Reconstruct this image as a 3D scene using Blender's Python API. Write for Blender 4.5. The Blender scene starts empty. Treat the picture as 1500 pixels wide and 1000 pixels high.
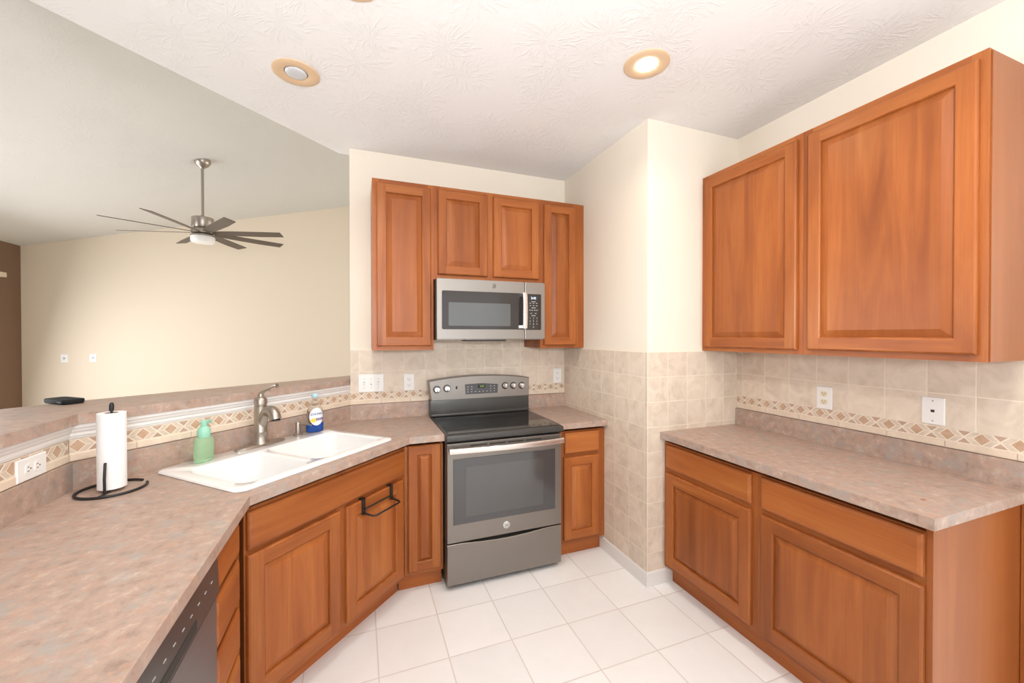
import bpy, bmesh, math, random
from math import sin, cos, pi, radians, sqrt
from mathutils import Vector, Matrix

random.seed(7)
SC = bpy.context.scene
COL = SC.collection
S2 = sqrt(2.0)

# ------------------------------------------------------------------ camera
cam_d = bpy.data.cameras.new('camera')
cam_d.sensor_width = 36.0
cam_d.lens = 588.4 / 1500.0 * 36.0
cam_d.shift_y = -0.0024
cam_d.clip_start = 0.02
cam = bpy.data.objects.new('camera', cam_d)
COL.objects.link(cam)
CAM_H = 1.4909
cam.matrix_world = (Matrix.Translation((0, 0, CAM_H)) @ Matrix.Rotation(-0.3638, 4, 'Z')
                    @ Matrix.Rotation(pi / 2 - 0.0083, 4, 'X') @ Matrix.Rotation(-0.0012, 4, 'Z'))
SC.camera = cam

# ------------------------------------------------------------------ world, daylight, exposure
SC.view_settings.view_transform = 'Standard'
SC.view_settings.look = 'None'
SC.view_settings.gamma = 1.0
SC.view_settings.use_curve_mapping = False
SC.view_settings.exposure = 0.42

world = bpy.data.worlds.new('world')
SC.world = world
world.use_nodes = True
bg = world.node_tree.nodes['Background']
bg.inputs[0].default_value = (0.93, 0.96, 1.0, 1)
bg.inputs[1].default_value = 1.0


def area(name, loc, target, sx, sy, power, color=(1, 1, 1)):
    d = bpy.data.lights.new(name, 'AREA')
    d.shape = 'RECTANGLE'
    d.size, d.size_y = sx, sy
    d.energy = power
    d.color = color
    o = bpy.data.objects.new(name, d)
    COL.objects.link(o)
    o.location = loc
    o.rotation_euler = (Vector(target) - Vector(loc)).to_track_quat('-Z', 'Y').to_euler()
    return o


# daylight through the windows behind the camera, in the dining side and in the living room
area('daylight_rear', (0.5, -2.55, 1.35), (0.5, 0, 1.5), 4.4, 2.1, 17, (1.0, 0.98, 0.95))
area('daylight_dining', (4.05, -0.9, 1.35), (0, -0.6, 1.5), 2.4, 2.0, 24, (0.97, 0.985, 1.0))
area('daylight_living', (-4.36, 4.75, 1.15), (0, 4.75, 0.1), 4.2, 2.0, 112, (0.97, 0.985, 1.0))

area('daylight_living_side', (3.1, 5.5, 1.45), (0, 5.5, 1.3), 2.8, 1.8, 48, (1.0, 0.99, 0.93))
# the photographer's flash, bounced off the ceiling behind the camera
area('bounce_flash', (-0.1, -0.7, 1.72), (0.0, -0.15, 2.77), 0.5, 0.5, 64, (0.975, 0.985, 1.0))


# ------------------------------------------------------------------ mesh helpers
def new():
    return bmesh.new()


def obj(name, bm, mats, parent=None, loc=(0, 0, 0), rotz=0.0, smooth=None):
    me = bpy.data.meshes.new(name)
    bmesh.ops.remove_doubles(bm, verts=bm.verts, dist=1e-6)
    bmesh.ops.recalc_face_normals(bm, faces=bm.faces)
    bm.to_mesh(me)
    bm.free()
    if not isinstance(mats, (list, tuple)):
        mats = [mats]
    for m in mats:
        me.materials.append(m)
    o = bpy.data.objects.new(name, me)
    COL.objects.link(o)
    o.location = loc
    o.rotation_euler = (0, 0, rotz)
    if parent:
        o.parent = parent
    if smooth is not None:
        for p in me.polygons:
            p.use_smooth = True
        me.set_sharp_from_angle(angle=radians(smooth))
    return o


def thing(name, label, cat, loc=(0, 0, 0), rotz=0.0, group=None):
    o = bpy.data.objects.new(name, None)
    COL.objects.link(o)
    o.empty_display_size = 0.05
    o.location = loc
    o.rotation_euler = (0, 0, rotz)
    return tag(o, label, cat, group)


def tag(o, label, cat, group=None):
    o['label'] = label
    o['category'] = cat
    if group:
        o['group'] = group
    return o


def struct(o):
    o['kind'] = 'structure'
    return o


def face(bm, pts, mi=0):
    f = bm.faces.new([bm.verts.new(p) for p in pts])
    f.material_index = mi
    return f


def box(bm, x0, x1, y0, y1, z0, z1, bev=0.0, mi=0, seg=2):
    vs = [bm.verts.new(p) for p in ((x0, y0, z0), (x1, y0, z0), (x1, y1, z0), (x0, y1, z0),
                                    (x0, y0, z1), (x1, y0, z1), (x1, y1, z1), (x0, y1, z1))]
    fs = []
    for q in ((0, 1, 2, 3), (4, 5, 6, 7), (0, 1, 5, 4), (1, 2, 6, 5), (2, 3, 7, 6), (3, 0, 4, 7)):
        f = bm.faces.new([vs[i] for i in q])
        f.material_index = mi
        fs.append(f)
    if bev > 0:
        es = list({e for f in fs for e in f.edges})
        bmesh.ops.bevel(bm, geom=es, offset=bev, segments=seg, profile=0.5, affect='EDGES', material=-1)


def loft(bm, rings, cap0=True, cap1=True, mi=0, closed=True):
    vr = [[bm.verts.new(p) for p in r] for r in rings]
    n = len(rings[0])
    for a, b in zip(vr[:-1], vr[1:]):
        for i in range(n if closed else n - 1):
            j = (i + 1) % n
            f = bm.faces.new((a[i], a[j], b[j], b[i]))
            f.material_index = mi
    if cap0:
        bm.faces.new(vr[0][::-1]).material_index = mi
    if cap1:
        bm.faces.new(vr[-1]).material_index = mi
    return vr


def circ(cx, cy, z, r, n=24, ry=None):
    ry = r if ry is None else ry
    return [(cx + r * cos(2 * pi * i / n), cy + ry * sin(2 * pi * i / n), z) for i in range(n)]


def lathe(bm, prof, cx=0, cy=0, n=28, mi=0, sy=1.0):
    loft(bm, [circ(cx, cy, z, max(r, 1e-4), n, max(r, 1e-4) * sy) for r, z in prof], True, True, mi)


def rrect(x0, x1, y0, y1, r, n=5):
    pts = []
    for cx, cy, a0 in ((x1 - r, y1 - r, 0), (x0 + r, y1 - r, 90), (x0 + r, y0 + r, 180), (x1 - r, y0 + r, 270)):
        for i in range(n + 1):
            a = radians(a0 + 90 * i / n)
            pts.append((cx + r * cos(a), cy + r * sin(a)))
    return pts


def tube(bm, pts, r, n=10, mi=0, caps=True):
    pts = [Vector(p) for p in pts]
    rs = r if isinstance(r, (list, tuple)) else [r] * len(pts)
    rings = []
    t0 = (pts[1] - pts[0]).normalized()
    up = Vector((0, 0, 1)) if abs(t0.z) < 0.9 else Vector((1, 0, 0))
    nrm = t0.cross(up).normalized()
    for i, p in enumerate(pts):
        if i == 0:
            t = t0
        elif i == len(pts) - 1:
            t = (pts[-1] - pts[-2]).normalized()
        else:
            t = ((pts[i + 1] - p).normalized() + (p - pts[i - 1]).normalized()).normalized()
        nrm = (nrm - t * nrm.dot(t)).normalized()
        b = t.cross(nrm)
        rings.append([p + (nrm * cos(2 * pi * k / n) + b * sin(2 * pi * k / n)) * rs[i] for k in range(n)])
    loft(bm, rings, caps, caps, mi)


def spline(pts, n=6):
    """Catmull-Rom through pts"""
    P = [Vector(p) for p in pts]
    P = [P[0] * 2 - P[1]] + P + [P[-1] * 2 - P[-2]]
    out = []
    for i in range(1, len(P) - 2):
        for k in range(n):
            t = k / n
            a, b, c, d = P[i - 1], P[i], P[i + 1], P[i + 2]
            out.append(0.5 * ((2 * b) + (c - a) * t + (2 * a - 5 * b + 4 * c - d) * t * t + (3 * b - a - 3 * c + d) * t ** 3))
    out.append(P[-2])
    return out


def prism(bm, poly, z0, z1, holes=(), mi=0, bev=0.0, top_only=True):
    """extruded polygon with optional holes"""
    loops = [list(poly)] + [list(h) for h in holes]
    es, allv = [], []
    for lp in loops:
        vs = [bm.verts.new((x, y, z1)) for x, y in lp]
        allv.append(vs)
        es += [bm.edges.new((vs[i], vs[(i + 1) % len(vs)])) for i in range(len(vs))]
    if holes:
        r = bmesh.ops.triangle_fill(bm, edges=es, use_beauty=True)
        tops = [g for g in r['geom'] if isinstance(g, bmesh.types.BMFace)]
    else:
        tops = [bm.faces.new(allv[0])]
    for f in tops:
        f.material_index = mi
    low = {}
    for vs in allv:
        for v in vs:
            low[v] = bm.verts.new((v.co.x, v.co.y, z0))
    for vs in allv:
        for i in range(len(vs)):
            a, b = vs[i], vs[(i + 1) % len(vs)]
            bm.faces.new((a, b, low[b], low[a])).material_index = mi
    for f in tops:
        bm.faces.new([low[v] for v in reversed(f.verts)]).material_index = mi
    if bev:
        outer = [e for e in bm.edges if not e.is_wire and len(e.link_faces) == 2 and
                 all(v in allv[0] for v in e.verts) and e.calc_face_angle(0) > 0.5]
        bmesh.ops.bevel(bm, geom=outer, offset=bev, segments=2, profile=0.5, affect='EDGES')


def sweep(bm, path, prof, mi=0, end=None):
    """sweep an (outward, z) profile along an xy polyline, mitred; outward = right of travel"""
    P = [Vector(p) for p in path]
    nr = []
    for a, b in zip(P[:-1], P[1:]):
        d = (b - a).normalized()
        nr.append(Vector((d.y, -d.x)))
    rings = []
    for i, p in enumerate(P):
        if i == 0:
            m = nr[0]
        elif i == len(P) - 1:
            m = Vector(end) if end else nr[-1]
        else:
            m = (nr[i - 1] + nr[i])
            m = m / (m.length_squared / 2) * 1.0
        rings.append([(p.x + m.x * o, p.y + m.y * o, z) for o, z in prof])
    loft(bm, rings, True, True, mi)


def text(s, size, mat, parent, loc, rot=(pi / 2, 0, 0), depth=0.0003, name='lettering', align='CENTER', shear=0.0):
    c = bpy.data.curves.new(name, 'FONT')
    c.body = s
    c.size = size
    c.extrude = depth
    c.align_x = align
    c.align_y = 'CENTER'
    c.shear = shear
    c.resolution_u = 2
    t = bpy.data.objects.new(name, c)
    COL.objects.link(t)
    bpy.context.view_layer.update()
    me = bpy.data.meshes.new_from_object(t.evaluated_get(bpy.context.evaluated_depsgraph_get()))
    bpy.data.objects.remove(t)
    o = bpy.data.objects.new(name, me)
    me.materials.clear()
    me.materials.append(mat)
    COL.objects.link(o)
    o.parent = parent
    o.location = loc
    o.rotation_euler = rot
    return o


# ------------------------------------------------------------------ material helpers
class NT:
    def __init__(self, name):
        self.m = bpy.data.materials.new(name)
        self.m.use_nodes = True
        self.t = self.m.node_tree
        self.b = self.t.nodes['Principled BSDF']

    def n(self, typ, **kw):
        nd = self.t.nodes.new(typ)
        for k, v in kw.items():
            setattr(nd, k, v)
        return nd

    def l(self, a, b):
        self.t.links.new(a, b)

    def val(self, sock, v):
        if hasattr(v, 'is_linked') or isinstance(v, bpy.types.NodeSocket):
            self.l(v, sock)
        else:
            sock.default_value = v

    def math(self, op, a, b=0.0, c=0.0):
        nd = self.n('ShaderNodeMath', operation=op)
        for i, v in enumerate((a, b, c)):
            if i < len(nd.inputs):
                self.val(nd.inputs[i], v)
        return nd.outputs[0]

    def vmath(self, op, a, b=None):
        nd = self.n('ShaderNodeVectorMath', operation=op)
        self.val(nd.inputs[0], a)
        if b is not None:
            self.val(nd.inputs[1], b)
        return nd

    def mix(self, f, a, b, blend='MIX'):
        nd = self.n('ShaderNodeMix', data_type='RGBA', blend_type=blend)
        self.val(nd.inputs[0], f)
        for i, v in ((6, a), (7, b)):
            if isinstance(v, tuple):
                v = (*v[:3], 1)
            self.val(nd.inputs[i], v)
        return nd.outputs[2]

    def ramp(self, f, stops):
        nd = self.n('ShaderNodeValToRGB')
        e = nd.color_ramp.elements
        while len(e) < len(stops):
            e.new(0.5)
        for el, (p, c) in zip(e, stops):
            el.position = p
            el.color = (*c, 1)
        self.l(f, nd.inputs[0])
        return nd.outputs[0]

    def noise(self, vec, scale, detail=4, rough=0.55, dist=0.0):
        nd = self.n('ShaderNodeTexNoise')
        self.l(vec, nd.inputs['Vector'])
        nd.inputs['Scale'].default_value = scale
        nd.inputs['Detail'].default_value = detail
        nd.inputs['Roughness'].default_value = rough
        nd.inputs['Distortion'].default_value = dist
        return nd.outputs[0]

    def coord(self):
        return self.n('ShaderNodeTexCoord').outputs['Object']

    def mapping(self, v, scale=(1, 1, 1), loc=(0, 0, 0)):
        nd = self.n('ShaderNodeMapping')
        self.l(v, nd.inputs[0])
        nd.inputs['Scale'].default_value = scale
        nd.inputs['Location'].default_value = loc
        return nd.outputs[0]

    def bump(self, h, strength=0.3, dist=0.002):
        nd = self.n('ShaderNodeBump')
        nd.inputs['Strength'].default_value = strength
        nd.inputs['Distance'].default_value = dist
        self.l(h, nd.inputs['Height'])
        self.l(nd.outputs[0], self.b.inputs['Normal'])

    def set(self, **kw):
        for k, v in kw.items():
            self.val(self.b.inputs[k], v)
        return self


def plain(name, col, rough=0.5, metal=0.0, spec=0.5, **kw):
    t = NT(name)
    t.set(**{'Base Color': (*col, 1), 'Roughness': rough, 'Metallic': metal, 'Specular IOR Level': spec})
    for k, v in kw.items():
        t.b.inputs[k.replace('_', ' ')].default_value = v
    return t.m


def wood_mat(name, axis, planks=False, even=0.0, gain=1.0):
    t = NT(name)
    co = t.coord()
    rnd = t.n('ShaderNodeObjectInfo').outputs['Random']
    off = t.math('MULTIPLY', rnd, 37.0)
    cv = t.n('ShaderNodeCombineXYZ')
    for i in range(3):
        t.l(off, cv.inputs[i])
    v = t.vmath('ADD', co, cv.outputs[0]).outputs[0]
    stretch = {'z': (9, 9, 0.8), 'x': (0.8, 9, 9)}[axis]
    v1 = t.mapping(v, stretch)
    g1 = t.noise(v1, 1.0, 5, 0.55, 0.9)
    fine = {'z': (160, 160, 4.0), 'x': (4.0, 160, 160)}[axis]
    g2 = t.noise(t.mapping(v, fine), 1.0, 3, 0.6, 0.2)
    fig = t.noise(t.mapping(v, (3, 3, 3)), 2.2, 3, 0.5, 0.4)
    base = t.ramp(g1, [(0.30, (0.225, 0.055, 0.011)), (0.5, (0.365, 0.104, 0.022)), (0.72, (0.47, 0.162, 0.040))])
    base = t.mix(t.math('MULTIPLY', t.math('SUBTRACT', g2, 0.42), 1.1), base, (0.19, 0.048, 0.013))
    base = t.mix(t.math('MULTIPLY', fig, 0.35), base, (0.46, 0.150, 0.042))
    if even:
        base = t.mix(even, base, (0.355, 0.108, 0.026))
    tone = t.math('ADD', t.math('MULTIPLY', rnd, 0.16), 0.86)
    if planks:
        sx = t.n('ShaderNodeSeparateXYZ')
        t.l(v, sx.inputs[0])
        w = t.n('ShaderNodeTexWhiteNoise', noise_dimensions='1D')
        t.l(t.math('FLOOR', t.math('MULTIPLY', sx.outputs[0], 11.0)), w.inputs['W'])
        tone = t.math('MULTIPLY', tone, t.math('ADD', t.math('MULTIPLY', w.outputs[0], 0.14), 0.93))
    tone = t.math('MULTIPLY', tone, gain)
    cc = t.n('ShaderNodeCombineColor')
    for i in range(3):
        t.l(tone, cc.inputs[i])
    base = t.mix(1.0, base, cc.outputs[0], 'MULTIPLY')
    t.l(base, t.b.inputs['Base Color'])
    t.set(**{'Roughness': 0.38, 'Specular IOR Level': 0.32, 'Coat Weight': 0.06, 'Coat Roughness': 0.2})
    t.bump(g2, 0.06, 0.0006)
    return t.m


WV = wood_mat('cherry_wood_upright_grain', 'z')
WP = wood_mat('cherry_wood_panel_boards', 'z', True)
WH = wood_mat('cherry_wood_level_grain', 'x')
WE = wood_mat('cherry_veneer_end_panel', 'z', False, 0.6)
KICK = wood_mat('cherry_wood_toe_kick', 'x', gain=1.3)
WOOD_DARK = plain('cabinet_inside_gap', (0.10, 0.03, 0.012), 0.7)


def laminate():
    t = NT('mottled_pink_brown_laminate')
    co = t.coord()
    a = t.noise(co, 24, 8, 0.72, 0.2)
    b = t.noise(t.mapping(co, (1, 1, 1), (3.1, 7.7, 1.3)), 17, 8, 0.72, 0.15)
    c = t.noise(co, 110, 3, 0.6)
    d = t.noise(t.mapping(co, (1, 1, 1), (8.1, 2.7, 5.3)), 30, 7, 0.7, 0.25)
    col = t.ramp(a, [(0.32, (0.295, 0.205, 0.162)), (0.44, (0.415, 0.302, 0.245)), (0.55, (0.475, 0.335, 0.268)), (0.66, (0.575, 0.465, 0.395))])
    rb = t.n('ShaderNodeMapRange')
    t.l(b, rb.inputs[0])
    rb.inputs[1].default_value, rb.inputs[2].default_value = 0.50, 0.66
    col = t.mix(t.math('MULTIPLY', rb.outputs[0], 0.85), col, (0.375, 0.357, 0.338))
    rd = t.n('ShaderNodeMapRange')
    t.l(d, rd.inputs[0])
    rd.inputs[1].default_value, rd.inputs[2].default_value = 0.54, 0.68
    col = t.mix(t.math('MULTIPLY', rd.outputs[0], 0.6), col, (0.52, 0.285, 0.19))
    col = t.mix(t.math('MULTIPLY', c, 0.28), col, (0.30, 0.22, 0.18))
    t.l(col, t.b.inputs['Base Color'])
    t.set(**{'Roughness': 0.42, 'Specular IOR Level': 0.4})
    return t.m


LAM = laminate()


def grid_mat(name, axes, pitch, grout_w, tile_cols, grout_col, rough, mott, mott_scale, bump=0.35):
    t = NT(name)
    co = t.coord()
    sx = t.n('ShaderNodeSeparateXYZ')
    t.l(co, sx.inputs[0])
    ds, cells = [], []
    for ax, p in zip(axes, pitch):
        u = t.math('DIVIDE', sx.outputs[ax], p)
        fl = t.math('FLOOR', u)
        fr = t.math('SUBTRACT', u, fl)
        ds.append(t.math('MULTIPLY', t.math('SUBTRACT', 0.5, t.math('ABSOLUTE', t.math('SUBTRACT', fr, 0.5))), p))
        cells.append(fl)
    dmin = t.math('MINIMUM', ds[0], ds[1])
    mr = t.n('ShaderNodeMapRange')
    t.l(dmin, mr.inputs[0])
    mr.inputs[1].default_value, mr.inputs[2].default_value = grout_w * 0.4, grout_w * 0.75
    cv = t.n('ShaderNodeCombineXYZ')
    t.l(cells[0], cv.inputs[0])
    t.l(cells[1], cv.inputs[1])
    w = t.n('ShaderNodeTexWhiteNoise', noise_dimensions='3D')
    t.l(cv.outputs[0], w.inputs[0])
    shift = t.vmath('MULTIPLY', w.outputs['Color'], (9, 9, 9)).outputs[0]
    v = t.vmath('ADD', co, shift).outputs[0]
    a = t.noise(v, mott_scale, 5, 0.6, 1.2)
    col = t.ramp(a, [(0.32, tile_cols[0]), (0.5, tile_cols[1]), (0.68, tile_cols[2])])
    col = t.mix(mott, tile_cols[1], col)
    tone = t.math('ADD', t.math('MULTIPLY', w.outputs[0], 0.09), 0.955)
    cc = t.n('ShaderNodeCombineColor')
    for i in range(3):
        t.l(tone, cc.inputs[i])
    col = t.mix(1.0, col, cc.outputs[0], 'MULTIPLY')
    col = t.mix(mr.outputs[0], grout_col, col)
    t.l(col, t.b.inputs['Base Color'])
    rr = t.math('ADD', t.math('MULTIPLY', t.math('SUBTRACT', 1.0, mr.outputs[0]), 0.4), rough)
    t.l(rr, t.b.inputs['Roughness'])
    t.set(**{'Specular IOR Level': 0.4})
    t.bump(mr.outputs[0], bump, 0.002)
    return t.m


FLOOR = grid_mat('white_floor_tile', (0, 1), (0.310, 0.310), 0.005,
                 ((0.88, 0.873, 0.868), (0.90, 0.893, 0.888), (0.915, 0.91, 0.905)), (0.72, 0.665, 0.635), 0.30, 0.8, 5, 0.3)
TILE = grid_mat('beige_stone_wall_tile', (0, 2), (0.1498, 0.1493), 0.004,
                ((0.645, 0.545, 0.44), (0.735, 0.628, 0.515), (0.80, 0.705, 0.595)), (0.85, 0.76, 0.635), 0.45, 0.9, 10)


def stone(name, c0, c1, sc=30):
    t = NT(name)
    a = t.noise(t.coord(), sc, 4, 0.6, 0.5)
    t.l(t.ramp(a, [(0.3, c0), (0.7, c1)]), t.b.inputs['Base Color'])
    t.set(**{'Roughness': 0.5, 'Specular IOR Level': 0.35})
    return t.m


M_DIAM = stone('tan_diamond_stone', (0.47, 0.305, 0.20), (0.60, 0.42, 0.295))
M_TRI = stone('brown_triangle_stone', (0.43, 0.30, 0.225), (0.55, 0.405, 0.31))
M_STRIP = stone('grey_beige_strip_stone', (0.58, 0.485, 0.395), (0.72, 0.62, 0.51))
M_LINER = stone('cream_liner_tile', (0.70, 0.575, 0.455), (0.78, 0.66, 0.535), 14)
M_GROUT = plain('cream_grout', (0.84, 0.73, 0.60), 0.8)


def stomp(name, col, strength=0.55):
    """brushed crow's-foot plaster"""
    t = NT(name)
    co = t.coord()
    hs = []
    for k, (sc, off) in enumerate(((3.3, (0, 0, 0)), (2.7, (5.3, 2.1, 0)))):
        v = t.mapping(co, (1, 1, 0), off)
        wob = t.n('ShaderNodeTexNoise')
        t.l(v, wob.inputs['Vector'])
        wob.inputs['Scale'].default_value = 9
        v = t.vmath('ADD', v, t.vmath('MULTIPLY', t.vmath('SUBTRACT', wob.outputs['Color'], (0.5, 0.5, 0.5)).outputs[0], (0.07, 0.07, 0)).outputs[0]).outputs[0]
        vo = t.n('ShaderNodeTexVoronoi', voronoi_dimensions='2D')
        t.l(v, vo.inputs['Vector'])
        vo.inputs['Scale'].default_value = sc
        d = t.vmath('SUBTRACT', v, vo.outputs['Position']).outputs[0]
        sx = t.n('ShaderNodeSeparateXYZ')
        t.l(d, sx.inputs[0])
        ang = t.math('ARCTAN2', sx.outputs[1], sx.outputs[0])
        r = t.vmath('LENGTH', d).outputs['Value']
        sc_ = t.n('ShaderNodeSeparateColor')
        t.l(vo.outputs['Color'], sc_.inputs[0])
        cv = t.n('ShaderNodeCombineXYZ')
        t.l(t.math('MULTIPLY', ang, 6.5), cv.inputs[0])
        t.l(t.math('MULTIPLY', r, 13.0), cv.inputs[1])
        t.l(t.math('MULTIPLY', sc_.outputs[0], 40.0), cv.inputs[2])
        st = t.noise(cv.outputs[0], 1.0, 3, 0.6)
        mr = t.n('ShaderNodeMapRange')
        t.l(st, mr.inputs[0])
        mr.inputs[1].default_value, mr.inputs[2].default_value = 0.50, 0.66
        fall = t.n('ShaderNodeMapRange', interpolation_type='SMOOTHSTEP')
        t.l(r, fall.inputs[0])
        fall.inputs[1].default_value, fall.inputs[2].default_value = 0.19, 0.07
        hs.append(t.math('MULTIPLY', mr.outputs[0], fall.outputs[0]))
    h = t.math('ADD', t.math('MAXIMUM', hs[0], hs[1]), t.math('MULTIPLY', t.noise(co, 60, 3), 0.25))
    t.set(**{'Base Color': (*col, 1), 'Roughness': 0.85, 'Specular IOR Level': 0.2})
    t.bump(h, strength, 0.006)
    return t.m


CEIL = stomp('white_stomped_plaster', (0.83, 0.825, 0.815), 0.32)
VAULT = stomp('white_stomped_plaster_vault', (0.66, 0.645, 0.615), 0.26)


def paint(name, col):
    t = NT(name)
    t.set(**{'Base Color': (*col, 1), 'Roughness': 0.7, 'Specular IOR Level': 0.25})
    t.bump(t.noise(t.coord(), 180, 3), 0.08, 0.001)
    return t.m


CREAM = paint('cream_wall_paint', (0.85, 0.785, 0.675))
BEIGE = paint('beige_living_paint', (0.75, 0.655, 0.53))
BROWN = paint('brown_accent_paint', (0.20, 0.122, 0.078))
WHITE = plain('white_trim_paint', (0.82, 0.80, 0.78), 0.35)
CARPET = plain('beige_carpet', (0.45, 0.38, 0.30), 0.95)
PLASTIC = plain('white_plastic', (0.84, 0.83, 0.81), 0.3)
IVORY = plain('ivory_plastic', (0.78, 0.70, 0.52), 0.35)
SLOT = plain('dark_slot', (0.03, 0.028, 0.025), 0.6)
ENAMEL = plain('white_enamel', (0.86, 0.855, 0.85), 0.08, 0, 0.6, Coat_Weight=0.6, Coat_Roughness=0.04)
BLACK = plain('black_iron', (0.012, 0.011, 0.011), 0.45)
BRONZE = plain('oil_rubbed_bronze', (0.035, 0.024, 0.018), 0.4, 0.3)
BLACKPL = plain('black_plastic', (0.022, 0.023, 0.024), 0.5)
PAPER = plain('paper_towel_white', (0.88, 0.88, 0.875), 0.95, 0, 0.1)
CARD = plain('cardboard_core', (0.30, 0.21, 0.13), 0.9)


def brushed(name, col, rough, axis):
    t = NT(name)
    sc = {'x': (3, 400, 400), 'z': (400, 400, 3)}[axis]
    g = t.noise(t.mapping(t.coord(), sc), 1.0, 2)
    t.set(**{'Base Color': (*col, 1), 'Metallic': 0.85})
    t.l(t.math('ADD', t.math('MULTIPLY', g, 0.14), rough - 0.07), t.b.inputs['Roughness'])
    t.bump(g, 0.03, 0.0004)
    return t.m


SLATE = brushed('slate_steel', (0.268, 0.243, 0.220), 0.36, 'x')
SLATE_L = brushed('light_slate_steel', (0.325, 0.303, 0.28), 0.36, 'x')
STEEL = brushed('bright_brushed_steel', (0.78, 0.73, 0.69), 0.24, 'x')
CHROME = plain('polished_chrome', (0.80, 0.80, 0.80), 0.10, 1.0)
NICKEL = plain('brushed_nickel', (0.43, 0.385, 0.335), 0.36, 0.95)
DGREY = plain('dark_grey_enamel', (0.055, 0.053, 0.050), 0.35)
BGLASS = plain('black_ceramic_glass', (0.010, 0.010, 0.010), 0.06, 0, 0.7)
OGLASS = plain('tinted_oven_glass', (0.09, 0.09, 0.092), 0.07, 0.36, 0.7)
OGLASS2 = plain('tinted_oven_window', (0.115, 0.115, 0.115), 0.09, 0.40, 0.7)
MGLASS = plain('microwave_dark_glass', (0.045, 0.039, 0.036), 0.12, 0.12, 0.45)
MGLASS2 = plain('microwave_mesh_window', (0.115, 0.12, 0.122), 0.18, 0.28, 0.6)
PRINT = plain('pale_print', (0.48, 0.48, 0.48), 0.5)
LOGO_D = plain('emblem_grey', (0.16, 0.16, 0.17), 0.4, 0.6)
FANWOOD = plain('grey_brown_fan_blade', (0.105, 0.080, 0.062), 0.5)
FROST = plain('frosted_white_glass', (0.85, 0.84, 0.82), 0.3)
TRIMTAN = plain('tan_light_trim', (0.72, 0.52, 0.33), 0.35)
BULB_OFF = plain('unlit_bulb_glass', (0.62, 0.64, 0.66), 0.15)


def emit(name, col, strength):
    t = NT(name)
    t.set(**{'Base Color': (*col, 1), 'Emission Color': (*col, 1), 'Emission Strength': strength})
    return t.m


BULB_ON = emit('lit_bulb', (1.0, 0.86, 0.66), 9.0)
LED_BLUE = emit('display_digits_blue', (0.62, 0.75, 1.0), 1.2)
LED_GREEN = emit('display_digits_green', (0.30, 0.55, 0.10), 0.35)


def clear(name, col, rough=0.05, trans=1.0, ior=1.35, alpha=1.0):
    t = NT(name)
    t.set(**{'Base Color': (*col, 1), 'Roughness': rough, 'Transmission Weight': trans, 'IOR': ior, 'Alpha': alpha})
    return t.m


GREENPL = clear('green_tinted_bottle', (0.66, 0.98, 0.70), 0.10, 0.76, 1.12)
GREENPUMP = plain('pale_green_pump', (0.30, 0.62, 0.47), 0.35)
CLEARPL = clear('clear_bottle_plastic', (0.94, 0.97, 0.98), 0.04, 1.0, 1.10)
BLUELIQ = plain('blue_dish_liquid', (0.008, 0.085, 0.42), 0.12)
LABELW = plain('white_label', (0.80, 0.83, 0.87), 0.4)
LABELB = plain('navy_label_print', (0.015, 0.045, 0.26), 0.4)
LABELP = plain('purple_label_band', (0.13, 0.05, 0.28), 0.4)
LABELY = plain('yellow_label_lemon', (0.85, 0.62, 0.06), 0.4)
CAPB = plain('pale_blue_cap', (0.42, 0.63, 0.69), 0.35)

# ------------------------------------------------------------------ setting
XR, YB, HC = 2.315, 2.962, 2.77
XC, YC = 1.594, 1.936
XL = -0.057
VS = 0.243                                       # vault slope along x


def vz(x):
    return 2.778 + VS * (x + 4.504)


bm = new()
prism(bm, [(-1.03 - 1.315, -2.7 - 1.832), (4.2 - 1.315, -2.7 - 1.832), (4.2 - 1.315, 3.0 - 1.832), (-1.03 - 1.315, 3.0 - 1.832)], -0.06, 0.0)
struct(obj('floor', bm, FLOOR, loc=(1.315, 1.832, 0)))
bm = new()
prism(bm, [(-4.5, -2.7), (-1.03, -2.7), (-1.03, 3.0), (3.2, 3.0), (3.2, 7.85), (-4.5, 7.85)], -0.06, -0.002)
struct(obj('floor_living', bm, CARPET))

# kitchen ceiling: a flat slab whose free edge follows the bar wall
bm = new()
prism(bm, [(-1.195, -2.7), (4.2, -2.7), (4.2, 3.072), (-0.125, 3.072), (-1.195, 2.07)], HC, HC + 0.12)
struct(obj('ceiling', bm, CEIL))
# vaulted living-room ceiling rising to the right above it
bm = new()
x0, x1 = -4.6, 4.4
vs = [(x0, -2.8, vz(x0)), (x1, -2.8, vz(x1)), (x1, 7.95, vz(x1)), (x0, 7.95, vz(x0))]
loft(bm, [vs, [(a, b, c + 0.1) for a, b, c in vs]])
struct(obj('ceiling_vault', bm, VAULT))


def wall(name, poly, z0, z1, m, holes=None):
    b = new()
    prism(b, poly, z0, z1)
    return struct(obj(name, b, m))


def rect(x0, x1, y0, y1):
    return [(x0, y0), (x1, y0), (x1, y1), (x0, y1)]


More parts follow.
